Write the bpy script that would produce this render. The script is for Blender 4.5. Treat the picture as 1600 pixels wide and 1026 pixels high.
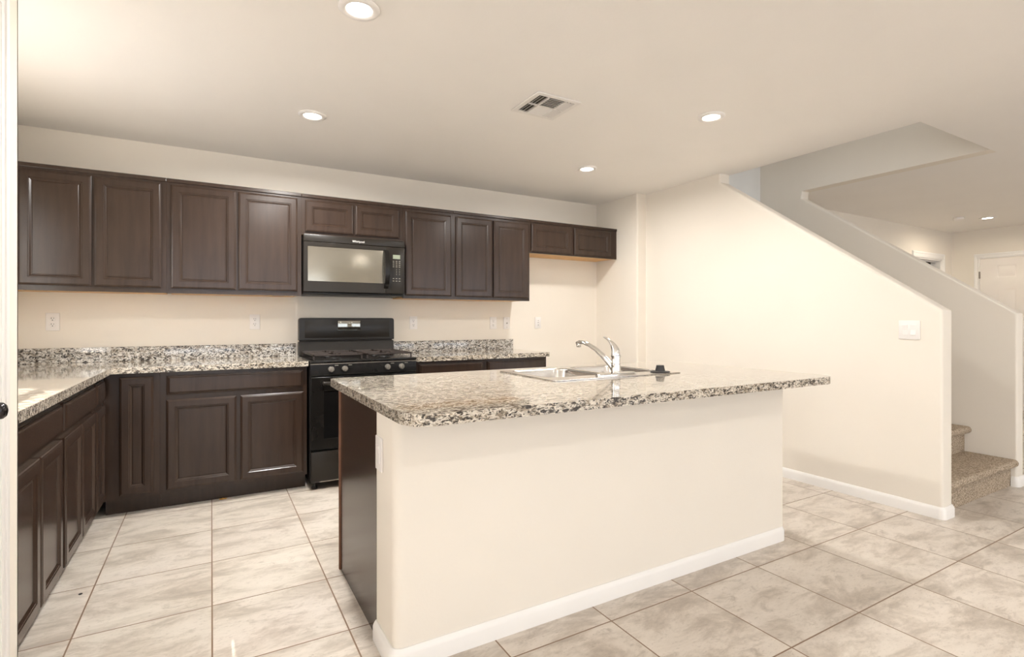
import bpy, bmesh, math, random
from mathutils import Vector, Matrix
random.seed(7)
for o in list(bpy.data.objects): bpy.data.objects.remove(o, do_unlink=True)
S = bpy.context.scene
C = S.collection
R = math.radians
PI = math.pi

# ------------------------------------------------------------------ camera
cam_d = bpy.data.cameras.new('camera')
cam_d.sensor_width = 36; cam_d.lens = 817.46 / 1600 * 36
cam_d.shift_y = -(513 - 501.06) / 1600
cam_d.clip_start = 0.05; cam_d.clip_end = 200
cam = bpy.data.objects.new('camera', cam_d); C.objects.link(cam)
cam.location = (0, -4.5618, 1.1983)
cam.rotation_euler = (R(90), 0, R(-29.8935))
S.camera = cam

# ------------------------------------------------------------------ colour management
S.view_settings.view_transform = 'Standard'
S.view_settings.look = 'None'
S.view_settings.gamma = 1.0
S.view_settings.exposure = 0.71
S.view_settings.use_curve_mapping = False

# ------------------------------------------------------------------ world and sun
W = bpy.data.worlds.new('world'); S.world = W; W.use_nodes = True
nt = W.node_tree; nt.nodes.clear()
wo = nt.nodes.new('ShaderNodeOutputWorld'); wb = nt.nodes.new('ShaderNodeBackground')
wb.inputs[0].default_value = (0.80, 0.88, 1.0, 1); wb.inputs[1].default_value = 1.6
nt.links.new(wb.outputs[0], wo.inputs[0])

sd = bpy.data.lights.new('sun', 'SUN'); sd.energy = 12.0; sd.angle = R(0.6); sd.color = (1, .975, .93)
sun = bpy.data.objects.new('sun', sd); C.objects.link(sun)
sun.rotation_euler = Vector((0.64, -0.62, -1.0)).to_track_quat('-Z', 'Y').to_euler()

def area(name, loc, direc, sx, sy, power, col=(1, 1, 1), spread=180):
    l = bpy.data.lights.new(name, 'AREA'); l.shape = 'RECTANGLE'; l.size = sx; l.size_y = sy
    l.energy = power; l.color = col; l.spread = R(spread)
    o = bpy.data.objects.new(name, l); C.objects.link(o); o.location = loc
    o.rotation_euler = Vector(direc).to_track_quat('-Z', 'Y').to_euler()
    return o
WARM = (1.0, 0.975, 0.94)
# daylight arriving at the openings of the room
area('daylight_rear_window', (0.6, -8.9, 1.35), (0, 1, 0), 3.4, 2.1, 15, (.97, .985, 1))
area('daylight_rear_window_east', (5.6, -8.9, 1.35), (0, 1, 0), 3.4, 2.1, 15, (.97, .985, 1))
area('daylight_kitchen_window', (-1.19, -1.6, 1.55), (1, 0, 0), 0.95, 0.85, 4.5, (.97, .985, 1))
area('added_upstairs_light', (4.5, -2.93, 3.9), (0, 1, -0.25), .9, 1.1, 2.1, (1, .97, .92))  # unseen source, added to light the end wall of the stairwell
area('daylight_great_room_window', (-3.1, -6.3, 1.4), (1, 0, 0), 2.6, 2.0, 20, (.97, .985, 1))

# ------------------------------------------------------------------ materials
def mat(name):
    m = bpy.data.materials.new(name); m.use_nodes = True
    return m, m.node_tree, m.node_tree.nodes['Principled BSDF']
def N(t, ty, **kw):
    n = t.nodes.new(ty)
    for k, v in kw.items(): setattr(n, k, v)
    return n
def coords(t, scale=(1, 1, 1), rot=(0, 0, 0)):
    tc = N(t, 'ShaderNodeTexCoord'); mp = N(t, 'ShaderNodeMapping')
    mp.inputs['Scale'].default_value = scale; mp.inputs['Rotation'].default_value = rot
    t.links.new(tc.outputs['Object'], mp.inputs['Vector'])
    return mp.outputs[0]
def noise(t, vec, scale, detail=4, rough=.5, dist=0):
    n = N(t, 'ShaderNodeTexNoise'); n.inputs['Scale'].default_value = scale
    n.inputs['Detail'].default_value = detail; n.inputs['Roughness'].default_value = rough
    n.inputs['Distortion'].default_value = dist
    t.links.new(vec, n.inputs['Vector']); return n.outputs[0]
def ramp(t, fac, stops, interp='LINEAR'):
    r = N(t, 'ShaderNodeValToRGB'); cr = r.color_ramp; cr.interpolation = interp
    while len(cr.elements) > 1: cr.elements.remove(cr.elements[-1])
    cr.elements[0].position = stops[0][0]; cr.elements[0].color = (*stops[0][1], 1)
    for p, c in stops[1:]:
        e = cr.elements.new(p); e.color = (*c, 1)
    t.links.new(fac, r.inputs[0]); return r.outputs[0]
def mix(t, fac, a, b, mode='MIX'):
    m = N(t, 'ShaderNodeMix', data_type='RGBA', blend_type=mode)
    if isinstance(fac, (int, float)): m.inputs[0].default_value = fac
    else: t.links.new(fac, m.inputs[0])
    for i, v in ((6, a), (7, b)):
        if isinstance(v, tuple): m.inputs[i].default_value = (*v, 1)
        else: t.links.new(v, m.inputs[i])
    return m.outputs[2]
def bump(t, p, h, strength, dist=.01):
    b = N(t, 'ShaderNodeBump'); b.inputs['Strength'].default_value = strength; b.inputs['Distance'].default_value = dist
    t.links.new(h, b.inputs['Height']); t.links.new(b.outputs[0], p.inputs['Normal'])
def simple(name, col, rough=.5, metal=0, var=.06, scale=6, bmp=0, coat=0, spec=.5, bscale=60):
    m, t, p = mat(name)
    v = coords(t)
    f = noise(t, v, scale, 3)
    a = tuple(max(0, c * (1 - var)) for c in col); b = tuple(min(1, c * (1 + var)) for c in col)
    c = ramp(t, f, [(.3, a), (.7, b)])
    t.links.new(c, p.inputs['Base Color'])
    p.inputs['Roughness'].default_value = rough; p.inputs['Metallic'].default_value = metal
    p.inputs['Specular IOR Level'].default_value = spec
    p.inputs['Coat Weight'].default_value = coat; p.inputs['Coat Roughness'].default_value = .08
    if bmp: bump(t, p, noise(t, v, bscale, 3), bmp, .002)
    return m

M = {}
M['wall'] = simple('wall_paint', (.85, .785, .69), .75, var=.012, scale=2, bmp=.15, bscale=90, spec=.25)
M['ceil'] = simple('ceiling_paint', (.90, .86, .81), .85, var=.01, scale=2, bmp=.2, bscale=70, spec=.2)
M['trim'] = simple('white_trim_paint', (.90, .87, .83), .4, var=.01)
M['plate'] = simple('white_plate_plastic', (.88, .84, .80), .35, var=.01)
M['slot'] = simple('outlet_slot_dark', (.06, .05, .045), .6, var=.05)
M['white_door'] = simple('painted_door', (.84, .78, .72), .45, var=.01)
M['maple'] = simple('maple_underside', (.70, .42, .17), .5, var=.12, scale=14)
M['edge_wood'] = simple('raw_reddish_wood_edge', (.20, .085, .045), .45, var=.2, scale=20)
M['black'] = simple('black_appliance_enamel', (.009, .008, .007), .20, var=.1, spec=.3)
M['black_side'] = simple('black_appliance_side', (.010, .009, .008), .4, var=.1, spec=.3)
M['panel_black'] = simple('black_backguard_enamel', (.020, .016, .012), .3, var=.1, spec=.3)
M['oven_glass'] = simple('oven_door_glass', (.006, .006, .006), .08, var=.05, spec=.6)
M['clock'] = simple('mirror_like_clock_glass', (.30, .30, .27), .05, metal=.9, var=.05)
M['iron'] = simple('cast_iron_grate', (.035, .024, .019), .5, var=.25, scale=40, spec=.5)
M['knob'] = simple('grey_control_knob', (.23, .21, .18), .35, metal=.3, var=.05)
M['chrome'] = simple('chrome', (.80, .79, .77), .07, metal=1, var=.02)
M['steel_dull'] = simple('hinge_steel', (.32, .28, .24), .35, metal=1, var=.05)
M['rubber'] = simple('black_rubber', (.02, .018, .018), .4, var=.1)
M['bronze'] = simple('dark_bronze', (.05, .045, .05), .22, metal=.8, var=.1)
M['white_ink'] = simple('white_lettering', (.85, .83, .78), .5, var=.01)
M['key_ink'] = simple('keypad_print', (.34, .31, .25), .5, var=.05)
M['scrap'] = simple('orange_tape', (.72, .35, .06), .6, var=.2, scale=80)
M['void'] = simple('dark_duct', (.10, .085, .065), .8, var=.1)
M['vent'] = simple('vent_enamel', (.82, .78, .73), .45, var=.01)
M['closet'] = simple('closet_wall_unlit', (.16, .14, .12), .8, var=.02)  # dark colour stands in for the dimness of the unlit room
M['upper'] = simple('upper_stairwell_cool_lit', (.74, .72, .68), .8, var=.02, scale=3)  # greyer than the house walls: cool daylight put into the colour

# stained dark wood for the cabinets
def wood(name, a, b, rough=.3):
    m, t, p = mat(name)
    v = coords(t, (9, 9, .9))
    f = noise(t, v, 3.2, 6, .6, .4)
    big = noise(t, coords(t), 1.7, 2)
    c = ramp(t, f, [(.28, a), (.72, b)])
    c2 = mix(t, big, c, tuple(x * 1.18 for x in b))
    t.links.new(c2, p.inputs['Base Color'])
    p.inputs['Roughness'].default_value = rough
    p.inputs['Specular IOR Level'].default_value = .36
    p.inputs['Coat Weight'].default_value = .08; p.inputs['Coat Roughness'].default_value = .24
    bump(t, p, noise(t, coords(t, (60, 60, 4)), 4, 3), .06, .001)
    return m
M['wood'] = wood('espresso_stained_wood', (.019, .0108, .0072), (.040, .0235, .0158), .24)

def granite(name, vec_scale=(1, 1, 1), tint=(1, 1, 1)):
    m, t, p = mat(name)
    v = coords(t, vec_scale, (0, 0, R(14)))
    warp = noise(t, v, 14, 3, .6)
    f1 = noise(t, v, 44, 7, .68, 1.2)        # dark flecks
    f2 = noise(t, v, 30, 5, .6, .9)          # light and tan minerals
    f3 = noise(t, coords(t, vec_scale), 105, 3, .6, .4)
    base = ramp(t, f2, [(.34, (.20, .17, .135)), (.42, (.42, .37, .31)), (.49, (.62, .585, .53)), (.60, (.76, .735, .69)), (.70, (.40, .335, .265))])
    dark = ramp(t, f1, [(.0, (1, 1, 1)), (.452, (1, 1, 1)), (.487, (0, 0, 0))])
    c = mix(t, dark, base, (.035, .030, .027))
    speck = ramp(t, f3, [(.37, (1, 1, 1)), (.425, (0, 0, 0))])
    c = mix(t, speck, c, (.07, .055, .045))
    c = mix(t, 1.0, c, tint, 'MULTIPLY')
    t.links.new(c, p.inputs['Base Color'])
    p.inputs['Roughness'].default_value = .07
    p.inputs['Specular IOR Level'].default_value = .55
    p.inputs['Coat Weight'].default_value = .3; p.inputs['Coat Roughness'].default_value = .04
    return m
M['granite'] = granite('polished_granite', (1, 2.1, 2.0), (1, .94, .85))
M['granite_back'] = granite('polished_granite_backsplash', (1, 1, 1.6))

def tiles():
    m, t, p = mat('travertine_look_floor_tile')
    P_, x0, y0 = .461, -.4579, -1.1036
    tc = N(t, 'ShaderNodeTexCoord'); sep = N(t, 'ShaderNodeSeparateXYZ'); t.links.new(tc.outputs['Object'], sep.inputs[0])
    def ma(op, a, b=None, c=None):
        n = N(t, 'ShaderNodeMath', operation=op)
        for i, q in enumerate((a, b, c)):
            if q is None: continue
            if isinstance(q, (int, float)): n.inputs[i].default_value = q
            else: t.links.new(q, n.inputs[i])
        return n.outputs[0]
    def axis(s, o):
        u = ma('DIVIDE', ma('SUBTRACT', s, o), P_)
        fl = ma('FLOOR', u); fr = ma('SUBTRACT', u, fl)
        d = ma('MINIMUM', fr, ma('SUBTRACT', 1.0, fr))
        return fl, d
    fx, dx = axis(sep.outputs[0], x0); fy, dy = axis(sep.outputs[1], y0)
    d = ma('MINIMUM', dx, dy)
    grout = ma('LESS_THAN', d, .0062)
    cid = N(t, 'ShaderNodeCombineXYZ'); t.links.new(fx, cid.inputs[0]); t.links.new(fy, cid.inputs[1])
    wn = N(t, 'ShaderNodeTexWhiteNoise', noise_dimensions='3D'); t.links.new(cid.outputs[0], wn.inputs['Vector'])
    off = N(t, 'ShaderNodeVectorMath', operation='SCALE'); t.links.new(wn.outputs['Color'], off.inputs[0]); off.inputs['Scale'].default_value = 23
    add = N(t, 'ShaderNodeVectorMath', operation='ADD'); t.links.new(tc.outputs['Object'], add.inputs[0]); t.links.new(off.outputs[0], add.inputs[1])
    mp = N(t, 'ShaderNodeMapping'); mp.inputs['Scale'].default_value = (.75, 1.7, 1); mp.inputs['Rotation'].default_value = (0, 0, R(22)); t.links.new(add.outputs[0], mp.inputs[0])
    n1 = noise(t, mp.outputs[0], 4.2, 9, .68, .45); n2 = noise(t, mp.outputs[0], 11, 8, .72, .8); n3 = noise(t, mp.outputs[0], 60, 4, .7)
    c = ramp(t, n1, [(.32, (.43, .37, .31)), (.44, (.58, .51, .435)), (.53, (.71, .64, .56)), (.68, (.78, .71, .63))])
    c = mix(t, ramp(t, n2, [(.32, (.8, .8, .8)), (.46, (0, 0, 0))]), c, (.46, .395, .33))
    c = mix(t, ramp(t, n3, [(.30, (.5, .5, .5)), (.43, (0, 0, 0))]), c, (.38, .32, .265))
    tone = ramp(t, wn.outputs['Value'], [(0, (.93, .93, .93)), (1, (1.0, 1.0, 1.0))])
    c = mix(t, 1.0, c, tone, 'MULTIPLY')
    c = mix(t, grout, c, (.235, .15, .092))
    t.links.new(c, p.inputs['Base Color'])
    rr = ma('ADD', ma('MULTIPLY', n2, .25), .24); t.links.new(rr, p.inputs['Roughness'])
    p.inputs['Specular IOR Level'].default_value = .4
    h = ma('SUBTRACT', ma('MULTIPLY', n2, .12), grout)
    bump(t, p, h, .35, .003)
    return m
M['tile'] = tiles()

def carpet():
    m, t, p = mat('speckled_tan_carpet')
    v = coords(t)
    n1 = noise(t, v, 120, 3, .7); n2 = noise(t, v, 10, 2)
    c = ramp(t, n1, [(.34, (.16, .115, .075)), (.46, (.46, .36, .26)), (.60, (.78, .65, .50))])
    c = mix(t, .12, c, ramp(t, n2, [(.3, (.28, .21, .15)), (.7, (.5, .4, .3))]))
    t.links.new(c, p.inputs['Base Color']); p.inputs['Roughness'].default_value = .95
    p.inputs['Specular IOR Level'].default_value = .1
    bump(t, p, n1, 1.0, .012)
    return m
M['carpet'] = carpet()

def steel():
    m, t, p = mat('brushed_stainless_steel')
    v = coords(t, (3, 60, 60)); n = noise(t, v, 8, 3)
    t.links.new(ramp(t, n, [(.3, (.60, .57, .53)), (.7, (.74, .71, .67))]), p.inputs['Base Color'])
    p.inputs['Metallic'].default_value = 1; p.inputs['Roughness'].default_value = .23
    return m
M['steel'] = steel()

def mesh_glass():
    m, t, p = mat('microwave_window_screen')
    v = coords(t); n = noise(t, v, 5, 2)
    t.links.new(ramp(t, n, [(.3, (.27, .25, .20)), (.7, (.30, .275, .225))]), p.inputs['Base Color'])
    p.inputs['Metallic'].default_value = .75; p.inputs['Roughness'].default_value = .10
    p.inputs['Specular IOR Level'].default_value = .9
    return m
M['mw_glass'] = mesh_glass()

def emit(name, col, s):
    m, t, p = mat(name)
    p.inputs['Base Color'].default_value = (.9, .9, .85, 1)
    p.inputs['Emission Color'].default_value = (*col, 1); p.inputs['Emission Strength'].default_value = s
    return m
M['lamp'] = emit('lit_diffuser', (1, .95, .86), 9)
M['lcd'] = emit('lit_display', (.70, .75, .52), .24); M['lcd'].node_tree.nodes['Principled BSDF'].inputs['Base Color'].default_value = (.12, .13, .09, 1)

def glass():
    m, t, p = mat('window_glass')
    t.nodes.remove(p)
    tr = N(t, 'ShaderNodeBsdfTransparent'); gl = N(t, 'ShaderNodeBsdfGlossy'); gl.inputs['Roughness'].default_value = .02
    mx = N(t, 'ShaderNodeMixShader'); mx.inputs[0].default_value = .07
    t.links.new(tr.outputs[0], mx.inputs[1]); t.links.new(gl.outputs[0], mx.inputs[2])
    t.links.new(mx.outputs[0], t.nodes['Material Output'].inputs[0])
    return m
M['glass'] = glass()

# ------------------------------------------------------------------ mesh helpers
def box(bm, x0, x1, y0, y1, z0, z1, bev=0, seg=2):
    t = bmesh.new(); bmesh.ops.create_cube(t, size=1)
    for v in t.verts:
        v.co = Vector(((x0 + x1) / 2 + v.co.x * (x1 - x0), (y0 + y1) / 2 + v.co.y * (y1 - y0), (z0 + z1) / 2 + v.co.z * (z1 - z0)))
    if bev: bmesh.ops.bevel(t, geom=t.edges[:], offset=bev, segments=seg, profile=.5, affect='EDGES')
    merge(bm, t)
def merge(bm, t, mtx=None):
    if mtx is not None: bmesh.ops.transform(t, matrix=mtx, verts=t.verts)
    me = bpy.data.meshes.new('tmp'); t.to_mesh(me); t.free(); bm.from_mesh(me); bpy.data.meshes.remove(me)
def lathe(bm, prof, seg=32, mtx=None, cap=True):
    t = bmesh.new(); rings = []
    for r, z in prof:
        rings.append([t.verts.new((r * math.cos(2 * PI * i / seg), r * math.sin(2 * PI * i / seg), z)) for i in range(seg)])
    for a, b in zip(rings, rings[1:]):
        for i in range(seg):
            t.faces.new((a[i], a[(i + 1) % seg], b[(i + 1) % seg], b[i]))
    if cap:
        t.faces.new(rings[0][::-1]); t.faces.new(rings[-1])
    bmesh.ops.recalc_face_normals(t, faces=t.faces[:])
    merge(bm, t, mtx)
def tube(bm, pts, rad, seg=16, flat=None):
    """swept tube; rad is a number or a list; flat = list of (sideways, up) scale pairs"""
    pts = [Vector(p) for p in pts]; n = len(pts); t = bmesh.new(); rings = []
    for i, p in enumerate(pts):
        d = (pts[min(i + 1, n - 1)] - pts[max(i - 1, 0)]).normalized()
        side = d.cross(Vector((0, 0, 1)))
        if side.length < 1e-3: side = Vector((1, 0, 0))
        side.normalize(); up = side.cross(d).normalized()
        r = rad[i] if isinstance(rad, (list, tuple)) else rad
        fs, fu = flat[i] if flat else (1, 1)
        rings.append([t.verts.new(p + side * r * fs * math.cos(2 * PI * k / seg) + up * r * fu * math.sin(2 * PI * k / seg)) for k in range(seg)])
    for a, b in zip(rings, rings[1:]):
        for k in range(seg): t.faces.new((a[k], a[(k + 1) % seg], b[(k + 1) % seg], b[k]))
    t.faces.new(rings[0][::-1]); t.faces.new(rings[-1])
    bmesh.ops.recalc_face_normals(t, faces=t.faces[:])
    merge(bm, t)
def prism(bm, pts, axis, a, b):
    """extrude 2-D polygon along axis ('x','y','z') between a and b"""
    def co(p, h):
        return {'x': (h, p[0], p[1]), 'y': (p[0], h, p[1]), 'z': (p[0], p[1], h)}[axis]
    t = bmesh.new()
    lo = [t.verts.new(co(p, a)) for p in pts]; hi = [t.verts.new(co(p, b)) for p in pts]
    n = len(pts)
    t.faces.new(lo[::-1]); t.faces.new(hi)
    for i in range(n): t.faces.new((lo[i], lo[(i + 1) % n], hi[(i + 1) % n], hi[i]))
    bmesh.ops.recalc_face_normals(t, faces=t.faces[:])
    merge(bm, t)
def rounded(pts, rads, seg=8):
    out = []; n = len(pts)
    for i, p in enumerate(pts):
        r = rads[i] if isinstance(rads, (list, tuple)) else rads
        p = Vector(p)
        if r <= 0: out.append(tuple(p)); continue
        a = (Vector(pts[i - 1]) - p).normalized(); b = (Vector(pts[(i + 1) % n]) - p).normalized()
        p0 = p + a * r; p1 = p + b * r
        for k in range(seg + 1):
            s = k / seg; q = p0 * (1 - s) ** 2 + p * 2 * s * (1 - s) + p1 * s * s
            # pull the quadratic towards a circular arc
            out.append((q.x, q.y))
    return out
def slab(outer, holes, z0, z1):
    t = bmesh.new(); edges = []
    for loop in [outer] + holes:
        vs = [t.verts.new((p[0], p[1], z0)) for p in loop]
        edges += [t.edges.new((vs[i], vs[(i + 1) % len(vs)])) for i in range(len(vs))]
    bmesh.ops.triangle_fill(t, edges=edges, use_beauty=True, use_dissolve=False)
    r = bmesh.ops.extrude_face_region(t, geom=t.faces[:])
    for v in r['geom']:
        if isinstance(v, bmesh.types.BMVert): v.co.z = z1
    bmesh.ops.recalc_face_normals(t, faces=t.faces[:])
    return t
def obj(name, bm, m, parent=None, bevel=0, smooth=True, seg=3, label=None, angle=40):
    me = bpy.data.meshes.new(name); bm.to_mesh(me); bm.free()
    me.materials.append(m)
    o = bpy.data.objects.new(name, me); C.objects.link(o)
    if parent: o.parent = parent
    if bevel:
        b = o.modifiers.new('bevel', 'BEVEL'); b.width = bevel; b.segments = seg; b.limit_method = 'ANGLE'; b.angle_limit = R(angle)
    if smooth:
        for p in me.polygons: p.use_smooth = True
        try: me.set_sharp_from_angle(angle=R(38))
        except Exception: pass
    if label: o['label'] = label
    return o
def thing(name, label, cat, loc=(0, 0, 0), rotz=0, group=None):
    o = bpy.data.objects.new(name, None); C.objects.link(o); o.empty_display_size = .1
    o.location = loc; o.rotation_euler = (0, 0, rotz); o['label'] = label; o['category'] = cat
    if group: o['group'] = group
    return o
def tag(o, label, cat, group=None, kind=None):
    o['label'] = label; o['category'] = cat
    if group: o['group'] = group
    if kind: o['kind'] = kind
    return o
def struct(name, bm, m, parent=None, **kw):
    o = obj(name, bm, m, parent, **kw)
    if not parent: o['kind'] = 'structure'
    return o
def sbox(name, m, *b, **kw):
    bm = bmesh.new(); box(bm, *b); return struct(name, bm, m, **kw)

# ------------------------------------------------------------------ the shell
H = 2.477
bm = bmesh.new(); box(bm, -3.4, 9.6, -9.2, 0.15, -.12, 0); struct('floor', bm, M['tile'])
bm = bmesh.new()
OX0, OX1, OY0, OY1 = 3.953, 5.04, -2.955, -1.07
for b in ((-3.3, -1.32, -9.2, -3.5), (-1.32, OX0, -9.2, .15), (OX1 + .12, 9.6, -9.2, .15), (OX0, OX1 + .12, -9.2, OY0), (OX0, OX1 + .12, -.95, .15)):
    box(bm, *b, H, H + .3)
struct('ceiling', bm, M['ceil'])
sbox('wall_back', M['wall'], -1.32, 3.95, 0, .12, 0, H)

# left wall with the kitchen window
WY0, WY1, WZ0, WZ1 = -2.06, -.98, 1.12, 2.17
bm = bmesh.new()
box(bm, -1.32, -1.2, -2.52, WY0, 0, H); box(bm, -1.32, -1.2, WY1, 0, 0, H)
box(bm, -1.32, -1.2, WY0, WY1, 0, WZ0); box(bm, -1.32, -1.2, WY0, WY1, WZ1, H)
struct('wall_left', bm, M['wall'])
def window(name, plane, c, a0, a1, z0, z1, cols, rows, inward):
    bmf = bmesh.new(); bmg = bmesh.new(); f = .04
    def bx(b, p0, p1, q0, q1, lo, hi):
        if plane == 'x': box(b, c + lo, c + hi, p0, p1, q0, q1)
        else: box(b, p0, p1, c + lo, c + hi, q0, q1)
    for p0, p1, q0, q1 in ((a0, a0 + f, z0, z1), (a1 - f, a1, z0, z1), (a0 + f, a1 - f, z0, z0 + f), (a0 + f, a1 - f, z1 - f, z1)):
        bx(bmf, p0, p1, q0, q1, -.03, .03)
    for i in range(1, cols):
        p = a0 + (a1 - a0) * i / cols; bx(bmf, p - .018, p + .018, z0 + f, z1 - f, -.015, .015)
    for p in (rows if isinstance(rows, list) else [z0 + (z1 - z0) * i / rows for i in range(1, rows)]):
        bx(bmf, a0 + f, a1 - f, p - .02, p + .02, -.016, .016)
    bx(bmg, a0 + f, a1 - f, z0 + f, z1 - f, -.003, .003)
    fr = struct(name, bmf, M['trim']); obj('pane', bmg, M['glass'], fr)
window('window_1', 'x', -1.27, WY0, WY1, WZ0, WZ1, 1, [1.55, 1.95], 1)

# pantry closet that holds the white door beside the camera
PX, PY = -.515, -2.40
bm = bmesh.new()
DY1, DY0, DZ = -2.640, -3.36, 2.05
prism(bm, rounded([(-1.2, PY), (PX, PY), (PX, PY - .012), (PX, DY1), (PX - .12, DY1), (PX - .12, PY - .12), (-1.2, PY - .12)], [0, .018, 0, 0, 0, 0, 0]), 'z', 0, H)
box(bm, PX - .12, PX, DY0, DY1, DZ, H)
box(bm, PX - .12, PX, -3.62, DY0, 0, H)
struct('wall_pantry', bm, M['wall'])
sbox('wall_pantry_inner', M['wall'], -1.32, PX - .12, -3.62, -3.50, 0, H)
sbox('wall_great_room_front', M['wall'], -3.2, -1.32, -3.62, -3.50, 0, H)
# door casing (profiled) and door
def casing(name, face_x, y0, y1, ztop, sgn=1, w=.082):
    """trim round an opening in a wall facing +x (sgn=1) or -x (sgn=-1)"""
    bm = bmesh.new()
    steps = [(0, w, .010), (.006, w - .004, .015), (w - .030, w - .006, .020), (.018, .030, .018)]
    for a, b, th in steps:
        for (p0, p1) in ((y0 - b, y0 - a), (y1 + a, y1 + b)):
            xa, xb = sorted((face_x, face_x + sgn * th)); box(bm, xa, xb, p0, p1, 0, ztop + a + .002, .002)
        xa, xb = sorted((face_x, face_x + sgn * th)); box(bm, xa, xb, y0 - b, y1 + b, ztop + a, ztop + b, .002)
    return struct(name, bm, M['trim'])
casing('trim_1', PX, DY0, DY1, DZ)
def panel_door(w, h, t=.035, stile=.115, mid=.10, rows=((.13, .62), (.76, 1.55), (1.67, 1.92))):
    """six-panel door, x 0..w, front face at y=-t/2"""
    bm = bmesh.new()
    pw = (w - 2 * stile - mid) / 2
    xs = [0, stile, stile + pw, stile + pw + mid, w - stile, w]
    zs = [0]
    for a, b in rows: zs += [a, b]
    zs += [h]
    def quad(x0, x1, z0, z1, y):
        vs = [bm.verts.new(c) for c in ((x0, y, z0), (x1, y, z0), (x1, y, z1), (x0, y, z1))]; bm.faces.new(vs)
    for sgn in (-1, 1):
        y = sgn * t / 2
        for i in range(5):
            for j in range(len(zs) - 1):
                if i in (1, 3) and j % 2 == 1:
                    prev = None
                    for ins, d in ((0, 0), (.012, .008), (.022, .008), (.045, .001)):
                        ring = [bm.verts.new(c) for c in ((xs[i] + ins, y - sgn * d, zs[j] + ins), (xs[i + 1] - ins, y - sgn * d, zs[j] + ins), (xs[i + 1] - ins, y - sgn * d, zs[j + 1] - ins), (xs[i] + ins, y - sgn * d, zs[j + 1] - ins))]
                        if prev:
                            for k in range(4): bm.faces.new((prev[k], prev[(k + 1) % 4], ring[(k + 1) % 4], ring[k]))
                        prev = ring
                    bm.faces.new(prev)
                else: quad(xs[i], xs[i + 1], zs[j], zs[j + 1], y)
    for a, b in (((0, 0), (w, 0)), ((0, h), (w, h)), ((0, 0), (0, h)), ((w, 0), (w, h))):
        vs = [bm.verts.new(c) for c in ((a[0], -t / 2, a[1]), (b[0], -t / 2, b[1]), (b[0], t / 2, b[1]), (a[0], t / 2, a[1]))]; bm.faces.new(vs)
    bmesh.ops.remove_doubles(bm, verts=bm.verts[:], dist=1e-5)
    bmesh.ops.recalc_face_normals(bm, faces=bm.faces[:])
    return bm
d1 = struct('door_1', panel_door(DY1 - DY0 - .006, 2.035), M['white_door'])
d1.location = (PX - .028, DY0 + .003, .008); d1.rotation_euler = (0, 0, R(90))
bm = bmesh.new()
w1 = DY1 - DY0 - .006
mt = Matrix.Translation((w1 - .066, -.0175, .955)) @ Matrix.Rotation(R(90), 4, 'X')
lathe(bm, [(.030, 0), (.031, .004), (.028, .009), (.011, .012), (.009, .026), (.012, .031), (.019, .036), (.0225, .045), (.021, .053), (.015, .059), (.005, .062)], 28, mt)
obj('door_knob', bm, M['bronze'], d1)
bm = bmesh.new(); box(bm, PX - .115, PX - .001, DY0 - .012, DY0, 0, DZ + .012); box(bm, PX - .115, PX - .001, DY1, DY1 + .012, 0, DZ + .012); box(bm, PX - .115, PX - .001, DY0, DY1, DZ, DZ + .012)
struct('trim_2', bm, M['trim'])

# great room behind the camera
bm = bmesh.new()
gy0, gy1 = -7.7, -4.9
box(bm, -3.32, -3.2, -9.12, gy0, 0, H); box(bm, -3.32, -3.2, gy1, -3.5, 0, H); box(bm, -3.32, -3.2, gy0, gy1, 0, .35); box(bm, -3.32, -3.2, gy0, gy1, 2.3, H)
struct('wall_great_room_left', bm, M['wall'])
window('window_2', 'x', -3.27, gy0, gy1, .35, 2.3, 3, 2, 1)
bm = bmesh.new()
ra = (-1.2, 2.4); rb = (3.8, 7.4)
for a, b in ((-3.32, ra[0]), (ra[1], rb[0]), (rb[1], 9.5)): box(bm, a, b, -9.12, -9.0, 0, H)
for a, b in (ra, rb):
    box(bm, a, b, -9.12, -9.0, 0, .25); box(bm, a, b, -9.12, -9.0, 2.3, H)
struct('wall_rear', bm, M['wall'])
window('window_3', 'y', -9.06, *ra, .25, 2.3, 3, 1, 1)
window('window_4', 'y', -9.06, *rb, .25, 2.3, 3, 1, 1)

# alcove stub and the stair wall
bm = bmesh.new()
prism(bm, rounded([(3.703, 0), (3.703, -.64), (3.8215, -.64), (3.8215, 0)], [0, .02, 0, 0]), 'z', 0, H)
struct('wall_alcove', bm, M['wall'])
SX0, SX1, SYE = 3.821, 3.953, -3.122
def knee(x0, x1, pts, name, bev=.018):
    bm = bmesh.new(); prism(bm, pts, 'x', x0, x1)
    # round the free edges only
    sel = []
    for e in bm.edges:
        a, b = e.verts[0].co, e.verts[1].co
        mid = (a + b) / 2
        if abs(a.x - b.x) < 1e-6 and (mid.y < -1.5) and a.z > -.01 and not (a.z < .01 and b.z < .01) and not (a.z > H - .01 and b.z > H - .01):
            sel.append(e)
    bmesh.ops.bevel(bm, geom=sel, offset=bev, segments=4, profile=.5, affect='EDGES')
    return struct(name, bm, M['wall'])
knee(SX0, SX1, [(0, 0), (0, H), (-1.53, H), (-1.53, 2.398), (SYE, 1.262), (SYE, 0)], 'wall_stair')
bm = bmesh.new()
knee(5.04, 5.16, [(-.95, 0), (-.95, 5.2), (-2.955, 5.2), (-2.955, H), (-1.518, H), (-1.518, 2.405), (-3.105, 1.252), (-3.105, 0)], 'wall_stair_far', .014)
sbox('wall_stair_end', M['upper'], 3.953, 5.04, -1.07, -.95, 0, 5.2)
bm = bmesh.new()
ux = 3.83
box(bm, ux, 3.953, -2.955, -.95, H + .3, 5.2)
struct('wall_upstairs_left', bm, M['upper'])
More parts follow.
